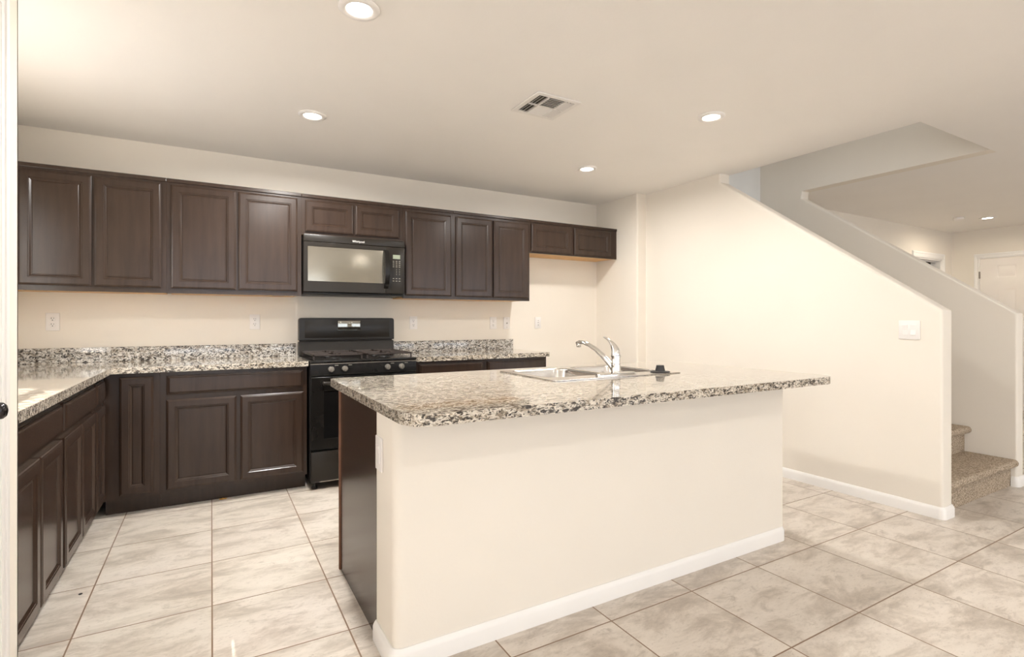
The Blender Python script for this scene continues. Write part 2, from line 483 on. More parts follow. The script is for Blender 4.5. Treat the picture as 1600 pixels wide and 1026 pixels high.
window('window_added', 'y', -3.02, 4.0, 5.0, 3.3, 4.5, 1, 2, 1)  # unseen window, added where its light lands on the stair end wall
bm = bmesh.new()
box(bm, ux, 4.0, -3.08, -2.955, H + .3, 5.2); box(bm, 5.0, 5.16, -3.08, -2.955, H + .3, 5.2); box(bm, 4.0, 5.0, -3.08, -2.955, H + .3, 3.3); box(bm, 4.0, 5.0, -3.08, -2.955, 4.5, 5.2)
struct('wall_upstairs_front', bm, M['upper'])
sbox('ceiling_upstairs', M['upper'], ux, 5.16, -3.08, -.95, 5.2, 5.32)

# hallway walls
HO0, HO1, HOZ = 8.235, 9.005, 2.062
bm = bmesh.new()
box(bm, 5.16, HO0, -1.15, -1.03, 0, H); box(bm, HO1, 9.47, -1.15, -1.03, 0, H); box(bm, HO0, HO1, -1.15, -1.03, HOZ, H)
struct('wall_hallway', bm, M['wall'])
bm = bmesh.new()
w = .085
for a, b, th in ((0, w, .010), (.006, w - .006, .015), (w - .03, w - .008, .019)):
    for (p0, p1) in ((HO0 - b, HO0 - a), (HO1 + a, HO1 + b)): box(bm, p0, p1, -1.15 - th, -1.15, 0, HOZ + a + .002, .002)
    box(bm, HO0 - b, HO1 + b, -1.15 - th, -1.15, HOZ + a, HOZ + b, .002)
box(bm, HO0, HO0 + .015, -1.15, -1.03, 0, HOZ); box(bm, HO1 - .015, HO1, -1.15, -1.03, 0, HOZ); box(bm, HO0, HO1, -1.15, -1.03, HOZ - .015, HOZ)
box(bm, HO0 + .015, HO1 - .015, -1.10, -1.06, HOZ - .03, HOZ - .015)
struct('trim_3', bm, M['trim'])
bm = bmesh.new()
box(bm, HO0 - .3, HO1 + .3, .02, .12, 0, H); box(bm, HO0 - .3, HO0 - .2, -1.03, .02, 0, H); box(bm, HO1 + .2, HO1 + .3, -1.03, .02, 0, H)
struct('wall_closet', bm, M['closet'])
sbox('wall_entry', M['wall'], 9.35, 9.47, -9.12, -1.15, 0, H)
EY1, EY0, EZ = -1.478, -2.392, 2.062
casing('trim_4', 9.35, EY0, EY1, EZ, -1, .072)
d2 = struct('door_2', panel_door(.908, 2.05, .036, .178, .14, ((.2, .78), (.92, 1.63), (1.78, 1.955))), M['white_door'])
d2.location = (9.35 - .010, EY1 - .003, .006); d2.rotation_euler = (0, 0, R(-90))
for zz in (.3, 1.05, 1.83):
    bm = bmesh.new(); lathe(bm, [(.009, -.048), (.009, .048)], 12, Matrix.Translation((-.004, -.026, zz))); box(bm, -.012, .004, -.022, -.018, zz - .046, zz + .046)
    obj('door_hinge', bm, M['steel_dull'], d2)
bm = bmesh.new(); lathe(bm, [(.032, 0), (.030, .008), (.011, .012), (.011, .03), (.024, .042), (.026, .055), (.015, .066)], 20, Matrix.Translation((.84, -.018, .95)) @ Matrix.Rotation(R(90), 4, 'X'))
obj('door_knob', bm, M['steel_dull'], d2)

# baseboards
def base_profile(th=.016, h=.072):
    return [(0, 0), (th, 0), (th, h * .72), (th * .8, h * .84), (th * .55, h * .93), (th * .3, h), (0, h)]
def baseboard(name, path, closed=False):
    """path on the floor; board grows to the right-hand side of travel"""
    prof = base_profile(); bm = bmesh.new(); rings = []
    P2 = [Vector(p) for p in path]; n = len(P2)
    for i, p in enumerate(P2):
        d0 = (P2[i] - P2[i - 1]).normalized() if i else None
        d1_ = (P2[i + 1] - P2[i]).normalized() if i < n - 1 else None
        if d0 is None: d0 = d1_
        if d1_ is None: d1_ = d0
        n0 = Vector((d0.y, -d0.x)); n1 = Vector((d1_.y, -d1_.x)); m_ = (n0 + n1); m_ = m_ / max(m_.dot(n0), .3)
        rings.append([bm.verts.new((p.x + m_.x * u, p.y + m_.y * u, z)) for u, z in prof])
    k = len(prof)
    for a, b in zip(rings, rings[1:]):
        for i in range(k): bm.faces.new((a[i], a[(i + 1) % k], b[(i + 1) % k], b[i]))
    bm.faces.new(rings[0]); bm.faces.new(rings[-1][::-1])
    bmesh.ops.recalc_face_normals(bm, faces=bm.faces[:])
    return struct(name, bm, M['trim'], angle=30)
def arc(cx, cy, r, a0, a1, n=5):
    return [(cx + r * math.cos(R(a0 + (a1 - a0) * i / n)), cy + r * math.sin(R(a0 + (a1 - a0) * i / n))) for i in range(n + 1)]
IX0, IX1, IYF, IYB = .5415, 2.726, -2.812, -2.595
# anticlockwise round the wall seen from above keeps the room on the right
baseboard('baseboard_island', [(IX0 + .001, IYB)] + arc(IX0 + .03, IYF + .03, .03, 180, 270) + arc(IX1 - .03, IYF + .03, .03, 270, 360) + [(IX1, IYB)])
baseboard('baseboard_stair_wall', [(SX0, -.64)] + arc(SX0 + .018, SYE + .018, .018, 180, 270) + arc(SX1 - .018, SYE + .018, .018, 270, 360) + [(SX1, -3.075)])
baseboard('baseboard_stair_far', [(5.04, -3.075)] + arc(5.04 + .014, -3.105 + .014, .014, 180, 270) + arc(5.16 - .014, -3.105 + .014, .014, 270, 360) + [(5.16, -1.17)])
baseboard('baseboard_alcove', [(2.66, 0), (3.703, 0), (3.703, -.62)])
baseboard('baseboard_entry', [(9.35, -1.15), (9.35, EY1 + .075)])
baseboard('baseboard_hallway', [(5.16, -1.15), (HO0 - .088, -1.15)])

# island half wall
bm = bmesh.new()
prism(bm, rounded([(IX0, IYB), (IX0, IYF), (IX1, IYF), (IX1, IYB)], [0, .035, .012, 0], 6), 'z', 0, .8765)
struct('wall_island', bm, M['wall'])

# ------------------------------------------------------------------ staircase
st = thing('staircase', 'staircase covered in speckled tan carpet rising between the two sloping knee walls', 'stairs', (4.4965, -3.07, 0))
NST, RUN, RISE = 7, .27, .195
for i in range(NST + 1):
    y0 = -3.072 + RUN * i; z1 = RISE * (i + 1)
    y1 = y0 + RUN + .02 if i < NST else -1.072
    nose = .042
    pts = [(y1, z1 - RISE * (1 if i else 1)), (y0, z1 - RISE), (y0, z1 - .055)]
    for k in range(9):
        a = -90 - 180 * k / 8
        pts.append((y0 - nose + .022 + .024 * math.cos(R(a)), z1 - .026 + .026 * math.sin(R(a)) * -1 * -1))
    pts.append((y1, z1))
    bm = bmesh.new()
    pts = [(p[0] + 3.07, p[1]) for p in pts]
    prism(bm, pts, 'x', -.5425, .5425)
    o = obj('carpeted_step', bm, M['carpet'], st)
# ------------------------------------------------------------------ cabinets
def door_mesh(w, h, t=.020, stile=.046):
    """raised frame door: x 0..w, z 0..h, back at y=0, front at y=-t"""
    bm = bmesh.new()
    rings = [(0, 0), (0, -t + .006), (.004, -t + .003), (.009, -t + .0015), (.012, -t), (stile, -t), (stile + .003, -t + .003), (stile + .007, -t + .003),
             (stile + .016, -t + .010), (stile + .019, -t + .010), (stile + .022, -t + .008)]
    prev = None
    for ins, y in rings:
        ring = [bm.verts.new(c) for c in ((ins, y, ins), (w - ins, y, ins), (w - ins, y, h - ins), (ins, y, h - ins))]
        if prev:
            for k in range(4): bm.faces.new((prev[k], prev[(k + 1) % 4], ring[(k + 1) % 4], ring[k]))
        else: bm.faces.new(ring[::-1])
        prev = ring
    bm.faces.new(prev); bmesh.ops.recalc_face_normals(bm, faces=bm.faces[:])
    return bm
def drawer_mesh(w, h, t=.020):
    bm = bmesh.new()
    rings = [(0, 0), (0, -t + .011), (.005, -t + .010), (.007, -t + .006), (.013, -t + .005), (.016, -t + .001), (.020, -t), ]
    prev = None
    for ins, y in rings:
        ring = [bm.verts.new(c) for c in ((ins, y, ins), (w - ins, y, ins), (w - ins, y, h - ins), (ins, y, h - ins))]
        if prev:
            for k in range(4): bm.faces.new((prev[k], prev[(k + 1) % 4], ring[(k + 1) % 4], ring[k]))
        else: bm.faces.new(ring[::-1])
        prev = ring
    bm.faces.new(prev); bmesh.ops.recalc_face_normals(bm, faces=bm.faces[:])
    return bm
def cabinet(name, label, loc, rotz, w, z0, z1, depth, doors=(), drawers=(), group=None, toe=True, underside=True, toe_in=.075, crown=False):
    """local x to the right seen from the front, wall at y=0, face frame front at y=-depth; doors are (x0,x1,z0,z1) absolute heights"""
    t = thing(name, label, 'cabinet', loc, rotz, group)
    g = .0004
    zb = z0 if not toe else .105
    bm = bmesh.new(); f_, zc = -depth + .0192, zb + (.012 if underside else 0)
    box(bm, g, .016, f_, -.001, zc, z1); box(bm, w - .016, w - g, f_, -.001, zc, z1)
    box(bm, .016, w - .016, f_, -.001, zc, zc + .015); box(bm, .016, w - .016, -.008, -.001, zc + .015, z1)
    if not toe: box(bm, .016, w - .016, f_, -.008, z1 - .015, z1)
    obj('carcass', bm, M['wood'], t, smooth=False)
    if underside:
        bm = bmesh.new(); box(bm, .015, w - .015, -depth + .02, -.002, zb + .004, zb + .0118); obj('bottom_panel', bm, M['maple'], t, smooth=False, label='light maple underside panel')
    # face frame as real rails and stiles: a plate with openings
    outer = [(g, zb), (w - g, zb), (w - g, z1), (g, z1)]
    holes = []
    for (a, b, c, d) in list(doors) + list(drawers):
        holes.append([(a + .012, c + .012), (b - .012, c + .012), (b - .012, d - .012), (a + .012, d - .012)])
    tb = slab(outer, holes, 0, .0188)
    # slab is in x,y -> stand it up: (x, y, z) -> (x, -depth + z, y)
    for v in tb.verts: v.co = Vector((v.co.x, -depth + v.co.z, v.co.y))
    bmesh.ops.recalc_face_normals(tb, faces=tb.faces[:])
    obj('face_frame', tb, M['wood'], t, smooth=False)
    for (a, b, c, d) in doors:
        o = obj('door', door_mesh(b - a, d - c), M['wood'], t, smooth=False); o.location = (a, -depth - .0005, c)
    for (a, b, c, d) in drawers:
        o = obj('drawer_front', drawer_mesh(b - a, d - c), M['wood'], t, smooth=False); o.location = (a, -depth - .0005, c)
    if toe:
        bm = bmesh.new(); box(bm, g, w - g, -depth + toe_in, -depth + toe_in + .018, 0, zb - .0005); obj('toe_kick', bm, M['wood'], t, smooth=False)
    if crown:
        bm = bmesh.new(); box(bm, g, w - g, -depth - .010, -depth + .0, z1 - .022, z1 + .004, .003); obj('top_moulding', bm, M['wood'], t, smooth=False)
    return t
G_U = 'wall cabinets along the back wall'
UZ0, UZ1, UD = 1.386, 2.158, .333
def upper(x0, x1, z0, doors, label):
    return cabinet('wall_cabinet', label, (x0, 0, 0), 0, x1 - x0, z0, UZ1, UD, [(a - x0, b - x0, c, d) for a, b, c, d in doors], (), G_U, False, True, crown=True)
upper(-1.20, -.262, UZ0, [(-1.012, -.659, 1.419, 2.12), (-.646, -.290, 1.419, 2.12)], 'dark two-door wall cabinet at the left end, above the lone outlet in the corner')
upper(-.262, .592, UZ0, [(-.236, .152, 1.419, 2.12), (.168, .562, 1.419, 2.12)], 'dark two-door wall cabinet immediately left of the microwave')
upper(.592, 1.383, 1.853, [(.617, .975, 1.878, 2.115), (.990, 1.346, 1.878, 2.115)], 'short dark two-door wall cabinet directly above the black microwave')
upper(1.383, 1.834, UZ0, [(1.402, 1.812, 1.410, 2.112)], 'dark wall cabinet with a single tall door, immediately right of the microwave')
upper(1.834, 2.622, UZ0, [(1.858, 2.214, 1.410, 2.112), (2.232, 2.602, 1.410, 2.112)], 'tall dark two-door wall cabinet next to the short cabinet over the fridge gap')
upper(2.622, 3.700, 1.845, [(2.637, 3.104, 1.858, 2.122), (3.138, 3.612, 1.858, 2.122)], 'short dark wall cabinet hung over the empty fridge gap with an orange wood underside')

G_B = 'base cabinets under the granite worktops'
BD = .595
# back run
cabinet('base_cabinet', 'dark corner base cabinet with one narrow full-height door', (-.5645, 0, 0), 0, .2845, 0, .8765, BD, [(.0785, .2525, .13, .852)], (), G_B, True, False)
cabinet('base_cabinet', 'dark base cabinet with one wide drawer above two doors, left of the range', (-.28, 0, 0), 0, .872, 0, .8765, BD,
        [(.033, .426, .13, .699), (.450, .846, .13, .699)], [(.033, .846, .728, .853)], G_B, True, False)
cabinet('base_cabinet', 'dark base cabinet touching the right side of the range', (1.400, 0, 0), 0, .616, 0, .8765, BD,
        [(.024, .300, .13, .699), (.316, .592, .13, .699)], [(.024, .592, .728, .858)], G_B, True, False)
cabinet('base_cabinet', 'dark base cabinet at the far right end of the back worktop, beside the fridge gap', (2.016, 0, 0), 0, .622, 0, .8765, BD,
        [(.018, .300, .13, .699), (.316, .604, .13, .699)], [(.018, .604, .728, .858)], G_B, True, False)
# left run, fronts face +x : wall at x=-1.2, frame at x=-.565
LD = .635
def left_unit(ya, yb, doors, drawers, label):
    """ya nearer the camera (smaller y); local x = y - ya"""
    cabinet('base_cabinet', label, (-1.2, ya, 0), R(90), yb - ya, 0, .8765, LD, [(a - ya, b - ya, c, d) for a, b, c, d in doors], [(a - ya, b - ya, c, d) for a, b, c, d in drawers], G_B, True, False, .07)
left_unit(-.935, -.62, [(-.905, -.655, .13, .692)], [(-.905, -.655, .718, .846)], 'narrow dark base cabinet of the left run, touching the inside corner')
left_unit(-1.665, -.935, [(-1.634, -1.294, .13, .692), (-1.280, -.946, .13, .692)], [(-1.634, -.946, .718, .846)], 'dark base cabinet in the middle of the left run, wide drawer over two doors')
left_unit(-2.395, -1.665, [(-2.372, -2.020, .13, .692), (-2.004, -1.680, .13, .692)], [(-2.372, -1.680, .718, .846)], 'dark base cabinet of the left run beside the pantry door wall')

# ------------------------------------------------------------------ worktops
def bullnose(o, w=.016):
    b = o.modifiers.new('bevel', 'BEVEL'); b.width = w; b.segments = 5; b.limit_method = 'ANGLE'; b.angle_limit = R(50)
t = slab(rounded([(-1.199, -.001), (.597, -.001), (.597, -.635), (-.522, -.635), (-.522, -2.398), (-1.199, -2.398)], [0, 0, .004, .012, 0, 0], 5), [], .877, .914)
wt = obj('worktop', t, M['granite']); bullnose(wt, .015); tag(wt, 'speckled granite worktop turning the corner left of the range', 'countertop')
t = slab(rounded([(1.393, -.001), (2.662, -.001), (2.662, -.635), (1.393, -.635)], [0, 0, .03, .004], 5), [], .877, .914)
wt = obj('worktop', t, M['granite']); bullnose(wt, .015); tag(wt, 'short speckled granite worktop between the range and the fridge gap', 'countertop')
bm = bmesh.new(); box(bm, -1.198, .595, -.021, -.001, .9142, 1.016, .002); box(bm, -1.199, -1.179, -2.397, -.0215, .9142, 1.016, .002)
tag(obj('backsplash', bm, M['granite_back']), 'low granite upstand behind the worktop left of the range', 'backsplash')
bm = bmesh.new(); box(bm, 1.396, 2.625, -.021, -.001, .9142, 1.016, .002)
tag(obj('backsplash', bm, M['granite_back']), 'low granite upstand behind the worktop right of the range', 'backsplash')

# island worktop with the sink cut-out
SKX0, SKX1, SKY0, SKY1 = 1.392, 2.232, -2.548, -1.985
outer = rounded([(.507, -1.868), (.507, -3.062), (2.80, -3.062), (2.80, -1.868)], [.03, .105, .105, .05], 10)
hole = rounded([(SKX0 + .02, SKY0 + .02), (SKX1 - .02, SKY0 + .02), (SKX1 - .02, SKY1 - .02), (SKX0 + .02, SKY1 - .02)], .03, 5)
t = slab(outer, [hole], .877, .914)
wt = obj('island_worktop', t, M['granite']); bullnose(wt, .015); tag(wt, 'large speckled granite worktop of the island with rounded corners around the sink', 'countertop')

# island cabinet, front faces the range (+y)
ic = cabinet('island_cabinet', 'dark cabinet body of the island with a plain end panel, under the granite top', (2.724, -2.594, 0), R(180), 2.160, 0, .8765, .66,
        [(.03, .50, .13, .699), (.52, .99, .13, .699), (1.02, 1.56, .13, .852), (1.59, 2.13, .13, .699)], [(.03, .50, .728, .852), (.52, .99, .728, .852), (1.59, 2.13, .728, .852)], None, True, False)
bm = bmesh.new(); box(bm, 2.1605, 2.1825, -.628, -.0015, 0, .8765); obj('end_panel', bm, M['wood'], ic, smooth=False)
bm = bmesh.new(); box(bm, 2.1605, 2.190, -.646, -.6285, .0, .8765, .003); obj('edge_strip', bm, M['edge_wood'], ic, label='reddish raw wood edge strip')

# ------------------------------------------------------------------ sink, faucet, stopper
sk = thing('kitchen_sink', 'stainless steel drop-in sink with two bowls set in the island top', 'sink', ((SKX0 + SKX1) / 2, (SKY0 + SKY1) / 2, .914))
cx, cyy = (SKX0 + SKX1) / 2, (SKY0 + SKY1) / 2
def L(p): return (p[0] - cx, p[1] - cyy)
bwl = [(SKX0 + .045, cx - .016), (cx + .016, SKX1 - .045)]
by0, by1 = SKY0 + .115, SKY1 - .035
rim_out = [L(p) for p in rounded([(SKX0, SKY0), (SKX1, SKY0), (SKX1, SKY1), (SKX0, SKY1)], .03, 6)]
holes = [[L(p) for p in rounded([(a, by0), (b, by0), (b, by1), (a, by1)], .075, 8)] for a, b in bwl]
t = slab(rim_out, holes, .0003, .0055)
o = obj('rim', t, M['steel'], sk, bevel=.002, seg=2)
for a, b in bwl:
    bm = bmesh.new(); prev = None
    levels = [(0.0, .0055, .075), (.004, -.004, .075), (.010, -.10, .07), (.022, -.150, .07), (.05, -.168, .06), (.10, -.172, .045)]
    for ins, z, r in levels:
        loop = [L(p) for p in rounded([(a + ins, by0 + ins), (b - ins, by0 + ins), (b - ins, by1 - ins), (a + ins, by1 - ins)], r, 8)]
        ring = [bm.verts.new((p[0], p[1], z)) for p in loop]
        if prev:
            for k in range(len(ring)): bm.faces.new((prev[k], ring[k], ring[(k + 1) % len(ring)], prev[(k + 1) % len(ring)]))
        prev = ring
    bm.faces.new(prev)
    for f in bm.faces: f.smooth = True
    o = obj('bowl', bm, M['steel'], sk)
    so = o.modifiers.new('solid', 'SOLIDIFY'); so.thickness = .0012; so.offset = 1
    dm = ((a + b) / 2 - cx, (by0 + by1) / 2 - cyy)
    bm = bmesh.new(); lathe(bm, [(.056, -.1710), (.056, -.1695), (.045, -.168), (.040, -.170), (.030, -.1708)], 28, Matrix.Translation((dm[0], dm[1], 0)))
    obj('drain', bm, M['chrome'], sk)
FX, FY, FZ = 1.812, -2.487, .9195
fa = thing('faucet', 'chrome single-lever faucet standing on the front ledge of the sink', 'faucet', (FX, FY, FZ))
bm = bmesh.new()
prev = None
pl = rounded([(-.125, -.027), (.125, -.027), (.125, .027), (-.125, .027)], .026, 8)
for s_, z in ((1, 0), (1, .004), (.96, .008), (.86, .011)):
    ring = [bm.verts.new((p[0] * (s_ if s_ > .99 else 1 - (1 - s_) * .25), p[1] * s_, z)) for p in pl]
    if prev:
        for k in range(len(ring)): bm.faces.new((prev[k], ring[k], ring[(k + 1) % len(ring)], prev[(k + 1) % len(ring)]))
    prev = ring
bm.faces.new(prev); bmesh.ops.recalc_face_normals(bm, faces=bm.faces[:])
obj('base_plate', bm, M['chrome'], fa)
bm = bmesh.new(); lathe(bm, [(.027, .010), (.0245, .016), (.0235, .055), (.0238, .060), (.0238, .062), (.0232, .064), (.0232, .093), (.0265, .095), (.0265, .099), (.0232, .101)], 36)
obj('body', bm, M['chrome'], fa)
# lever: dome that sweeps up and back towards the left
bm = bmesh.new()
tube(bm, [(0, 0, .100), (.000, .001, .115), (-.001, .004, .130), (-.006, .012, .150), (-.014, .024, .170), (-.024, .040, .186), (-.036, .056, .196)],
     [.0235, .0232, .021, .0165, .0125, .011, .0075], 20, [(1, 1), (1, 1), (1, 1), (1, .95), (1.1, .75), (1.3, .55), (1.2, .5)])
obj('lever', bm, M['chrome'], fa)
bm = bmesh.new()
P_sp = [(-.002, .012, .030), (-.006, .05, .062), (-.011, .09, .093), (-.016, .14, .124), (-.021, .19, .146), (-.026, .235, .158), (-.030, .268, .160), (-.033, .288, .154)]
tube(bm, P_sp, [.017, .0155, .014, .013, .0125, .0125, .0125, .010], 20, [(1, 1)] * 4 + [(1.1, .85)] * 3 + [(1.1, .8)])
obj('spout', bm, M['chrome'], fa)
bm = bmesh.new(); lathe(bm, [(.011, .132), (.0125, .134), (.0125, .152)], 20, Matrix.Translation((-.031, .275, 0))); obj('aerator', bm, M['chrome'], fa)

sp_ = thing('sink_stopper', 'small black rubber sink stopper lying on the sink rim right of the faucet', 'sink stopper', (2.113, -2.500, .9197))
bm = bmesh.new(); lathe(bm, [(.050, 0), (.053, .003), (.050, .006), (.030, .008)], 32); obj('flange', bm, M['rubber'], sp_)
bm = bmesh.new(); lathe(bm, [(.027, .007), (.026, .012), (.021, .032), (.021, .036), (.019, .038)], 28); obj('grip', bm, M['rubber'], sp_)

# ------------------------------------------------------------------ range
rg = thing('gas_range', 'black freestanding gas range with four front knobs between the base cabinets', 'stove', (.992, -.03, 0))
rw = .388
bm = bmesh.new(); box(bm, -rw, rw, -.612, 0, .045, .895, .004); obj('body', bm, M['black_side'], rg)
bm = bmesh.new(); box(bm, -rw, rw, -.645, -.04, .8955, .918, .006); obj('cooktop', bm, M['black'], rg, seg=2)
bm = bmesh.new()
prism(bm, [(-.6125, .805), (-.634, .805), (-.640, .815), (-.636, .893), (-.6125, .893)], 'x', -rw, rw)
cp = obj('control_panel', bm, M['black'], rg, smooth=False)
bm = bmesh.new(); box(bm, -rw, rw, -.6395, -.634, .888, .8935, .001); obj('panel_trim', bm, M['steel_dull'], rg)
for kx in (-.248, -.152, .162, .270):
    bm = bmesh.new(); mt = Matrix.Translation((kx, -.6375, .852)) @ Matrix.Rotation(R(90), 4, 'X')
    lathe(bm, [(.021, 0), (.0215, .004), (.0195, .018), (.0175, .024), (.010, .0265)], 28, mt)
    k = obj('knob', bm, M['knob'], rg)
    bm = bmesh.new(); box(bm, kx - .0035, kx + .0035, -.674, -.6635, .834, .870, .0015); obj('knob_grip', bm, M['knob'], k)
    bm = bmesh.new(); box(bm, kx + .026, kx + .052, -.6378, -.6372, .876, .880); obj('dial_mark', bm, M['key_ink'], rg)
# oven door with window
t = slab([(-rw + .004, .285), (rw - .004, .285), (rw - .004, .798), (-rw + .004, .798)], [[(-rw + .09, .36), (rw - .09, .36), (rw - .09, .70), (-rw + .09, .70)]], 0, .030)
for v in t.verts: v.co = Vector((v.co.x, -.6435 + v.co.z, v.co.y))
bmesh.ops.recalc_face_normals(t, faces=t.faces[:])
od = obj('oven_door', t, M['black'], rg, bevel=.003, seg=2)
bm = bmesh.new(); box(bm, -rw + .085, rw - .085, -.640, -.632, .355, .705); obj('oven_window', bm, M['oven_glass'], od)
bm = bmesh.new(); tube(bm, [(-.31, -.685, .757), (-.2, -.69, .757), (.2, -.69, .757), (.31, -.685, .757)], .013, 16)
for hx in (-.30, .30): tube(bm, [(hx, -.643, .757), (hx, -.687, .757)], .011, 12)
obj('handle', bm, M['panel_black'], od)
bm = bmesh.new(); box(bm, -rw + .004, rw - .004, -.640, -.6125, .055, .272, .004); obj('storage_drawer', bm, M['panel_black'], rg)
bm = bmesh.new(); box(bm, -rw + .06, rw - .004, -.6405, -.637, .0545, .060); obj('drawer_trim', bm, M['key_ink'], rg)
for fx in (-rw + .035, rw - .035):
    for fy in (-.585, -.05):
        bm = bmesh.new(); lathe(bm, [(.020, 0), (.021, .012), (.012, .016), (.010, .0455)], 18, Matrix.Translation((fx, fy, 0))); obj('levelling_foot', bm, M['rubber'], rg)
# backguard: lower riser, slot, tilted upper panel
bm = bmesh.new(); prism(bm, [(-.012, .9185), (-.075, .9185), (-.062, 1.030), (-.012, 1.030)], 'x', -rw + .002, rw - .002); obj('rear_riser', bm, M['panel_black'], rg, bevel=.003, seg=2)
bm = bmesh.new(); box(bm, -rw + .01, rw - .01, -.045, -.014, 1.0305, 1.040); obj('vent_slot', bm, M['slot'], rg)
bm = bmesh.new(); prism(bm, rounded([(-rw + .002, 1.0405), (rw - .002, 1.0405), (rw - .002, 1.222), (-rw + .002, 1.222)], [.006, .006, .022, .022], 5), 'y', -.078, -.012); obj('backguard', bm, M['panel_black'], rg, bevel=.004, seg=2)
bm = bmesh.new(); box(bm, -rw + .045, rw - .045, -.0798, -.0775, 1.060, 1.206, .001); obj('backguard_inset', bm, M['panel_black'], rg)
bm = bmesh.new(); box(bm, -.088, .094, -.0835, -.0797, 1.120, 1.200, .0015)
gl_ = obj('clock_display', bm, M['clock'], rg)
# burners and grates
for bx_ in (-.19, .19):
    for by_ in (-.47, -.20):
        bm = bmesh.new(); mt = Matrix.Translation((bx_, by_, .918))
        lathe(bm, [(.062, .0005), (.060, .004), (.040, .006), (.038, .014), (.030, .016)], 28, mt); b_ = obj('burner', bm, M['black_side'], rg)
        bm = bmesh.new(); lathe(bm, [(.034, .0165), (.036, .020), (.030, .024)], 28, mt); obj('burner_cap', bm, M['iron'], b_)
for gx in (-.19, .19):
    bm = bmesh.new(); x0, x1, y0, y1, z0, z1 = gx - .175, gx + .175, -.605, -.085, .944, .957
    for a in (x0, x1 - .012): box(bm, a, a + .012, y0, y1, z0, z1, .002)
    for b in (y0, (y0 + y1) / 2 - .006, y1 - .012): box(bm, x0, x1, b, b + .012, z0, z1, .002)
    for by_ in (-.47, -.20):
        for dx, dy in ((1, 0), (-1, 0), (0, 1), (0, -1)):
            if dx: box(bm, *sorted((gx + dx * .175, gx + dx * .045)), by_ - .005, by_ + .005, z0 + .002, z1 + .001, .002)
            else: box(bm, gx - .005, gx + .005, *sorted((by_ + dy * .12, by_ + dy * .045)), z0 + .002, z1 + .001, .002)
    for xx in (x0 + .006, x1 - .006):
        for yy in (y0 + .006, y1 - .006): box(bm, xx - .005, xx + .005, yy - .005, yy + .005, .9182, z0 + .002)
    obj('grate', bm, M['iron'], rg)

# ------------------------------------------------------------------ microwave
mw = thing('microwave', 'black over-the-range microwave mounted beneath the short wall cabinet', 'microwave', (.988, 0, 1.40))
mwx0, mwx1 = -.389, .389
bm = bmesh.new(); box(bm, mwx0, mwx1, -.362, -.002, .012, .452, .003); obj('body', bm, M['black_side'], mw)
bm = bmesh.new(); box(bm, mwx0, mwx1, -.392, -.3625, .398, .452, .004); obj('vent_panel', bm, M['panel_black'], mw)
xs_ = .232
t = slab([(mwx0, .018), (xs_, .018), (xs_, .396), (mwx0, .396)], [[(mwx0 + .030, .100), (xs_ - .010, .100), (xs_ - .010, .362), (mwx0 + .030, .362)]], 0, .030)
for v in t.verts: v.co = Vector((v.co.x, -.393 + v.co.z, v.co.y))
bmesh.ops.recalc_face_normals(t, faces=t.faces[:])
md = obj('door', t, M['panel_black'], mw, bevel=.003, seg=2)
bm = bmesh.new(); box(bm, mwx0 + .028, xs_ - .008, -.388, -.378, .098, .364); obj('window', bm, M['mw_glass'], md)
bm = bmesh.new()
for a, b, c, d in ((mwx0 + .030, mwx0 + .052, .100, .362), (xs_ - .034, xs_ - .010, .100, .362), (mwx0 + .052, xs_ - .034, .100, .108), (mwx0 + .052, xs_ - .034, .345, .362)):
    box(bm, a, b, -.3895, -.3882, c, d)
obj('window_border', bm, M['mw_glass'], md)
bm = bmesh.new(); front = []; back = []
for k in range(17):
    u = k / 16; z = .058 + .312 * u; d = math.sin(PI * u) ** .55
    front.append((-.3945 - .046 * d, z)); back.append((-.3925 - .026 * max(0, math.sin(PI * min(1, max(0, (u - .08) / .84)))) ** .6, z))
prism(bm, front + back[::-1], 'x', xs_ - .014, xs_ + .022)
obj('handle', bm, M['black'], md, bevel=.005, seg=3)
bm = bmesh.new(); box(bm, xs_ + .002, mwx1, -.393, -.3625, .018, .396, .003); cpn = obj('control_panel', bm, M['panel_black'], mw)
bm = bmesh.new(); box(bm, .292, .352, -.3945, -.3932, .302, .335); obj('display', bm, M['lcd'], cpn, label='lit pale green display')
rowz = [.283, .269, .253, .238, .218, .203, .190, .175, .142, .122]
for r_i, z in enumerate(rowz):
    for cxk in (.297, .322, .347):
        if r_i in (4, 5, 6, 7) and cxk < .3: continue
        hw = .002 if r_i in (4, 5, 6, 7) else .0065
        bm = bmesh.new(); box(bm, cxk - hw, cxk + hw, -.3937, -.3931, z - .0023, z + .0023); obj('key', bm, M['key_ink'], cpn, smooth=False)
bm = bmesh.new(); box(bm, mwx0 - .0, mwx1, -.380, -.005, 0, .0115, .002); obj('underside_grille', bm, M['black_side'], mw)
# maker's name on the vent strip, built as raised lettering
cu = bpy.data.curves.new('lettering', 'FONT'); cu.body = 'Whirlpool'; cu.size = .0225; cu.extrude = .0004; cu.align_x = 'CENTER'; cu.align_y = 'CENTER'
to = bpy.data.objects.new('tmp_text', cu); C.objects.link(to)
dg = bpy.context.evaluated_depsgraph_get(); dg.update()
me = bpy.data.meshes.new_from_object(to.evaluated_get(dg)); bpy.data.objects.remove(to, do_unlink=True)
me.materials.clear(); me.materials.append(M['white_ink'])
lo = bpy.data.objects.new('lettering', me); C.objects.link(lo); lo.parent = mw
lo.location = (.016, -.3927, .420); lo.rotation_euler = (R(90), 0, 0); lo['label'] = 'small white lettering'

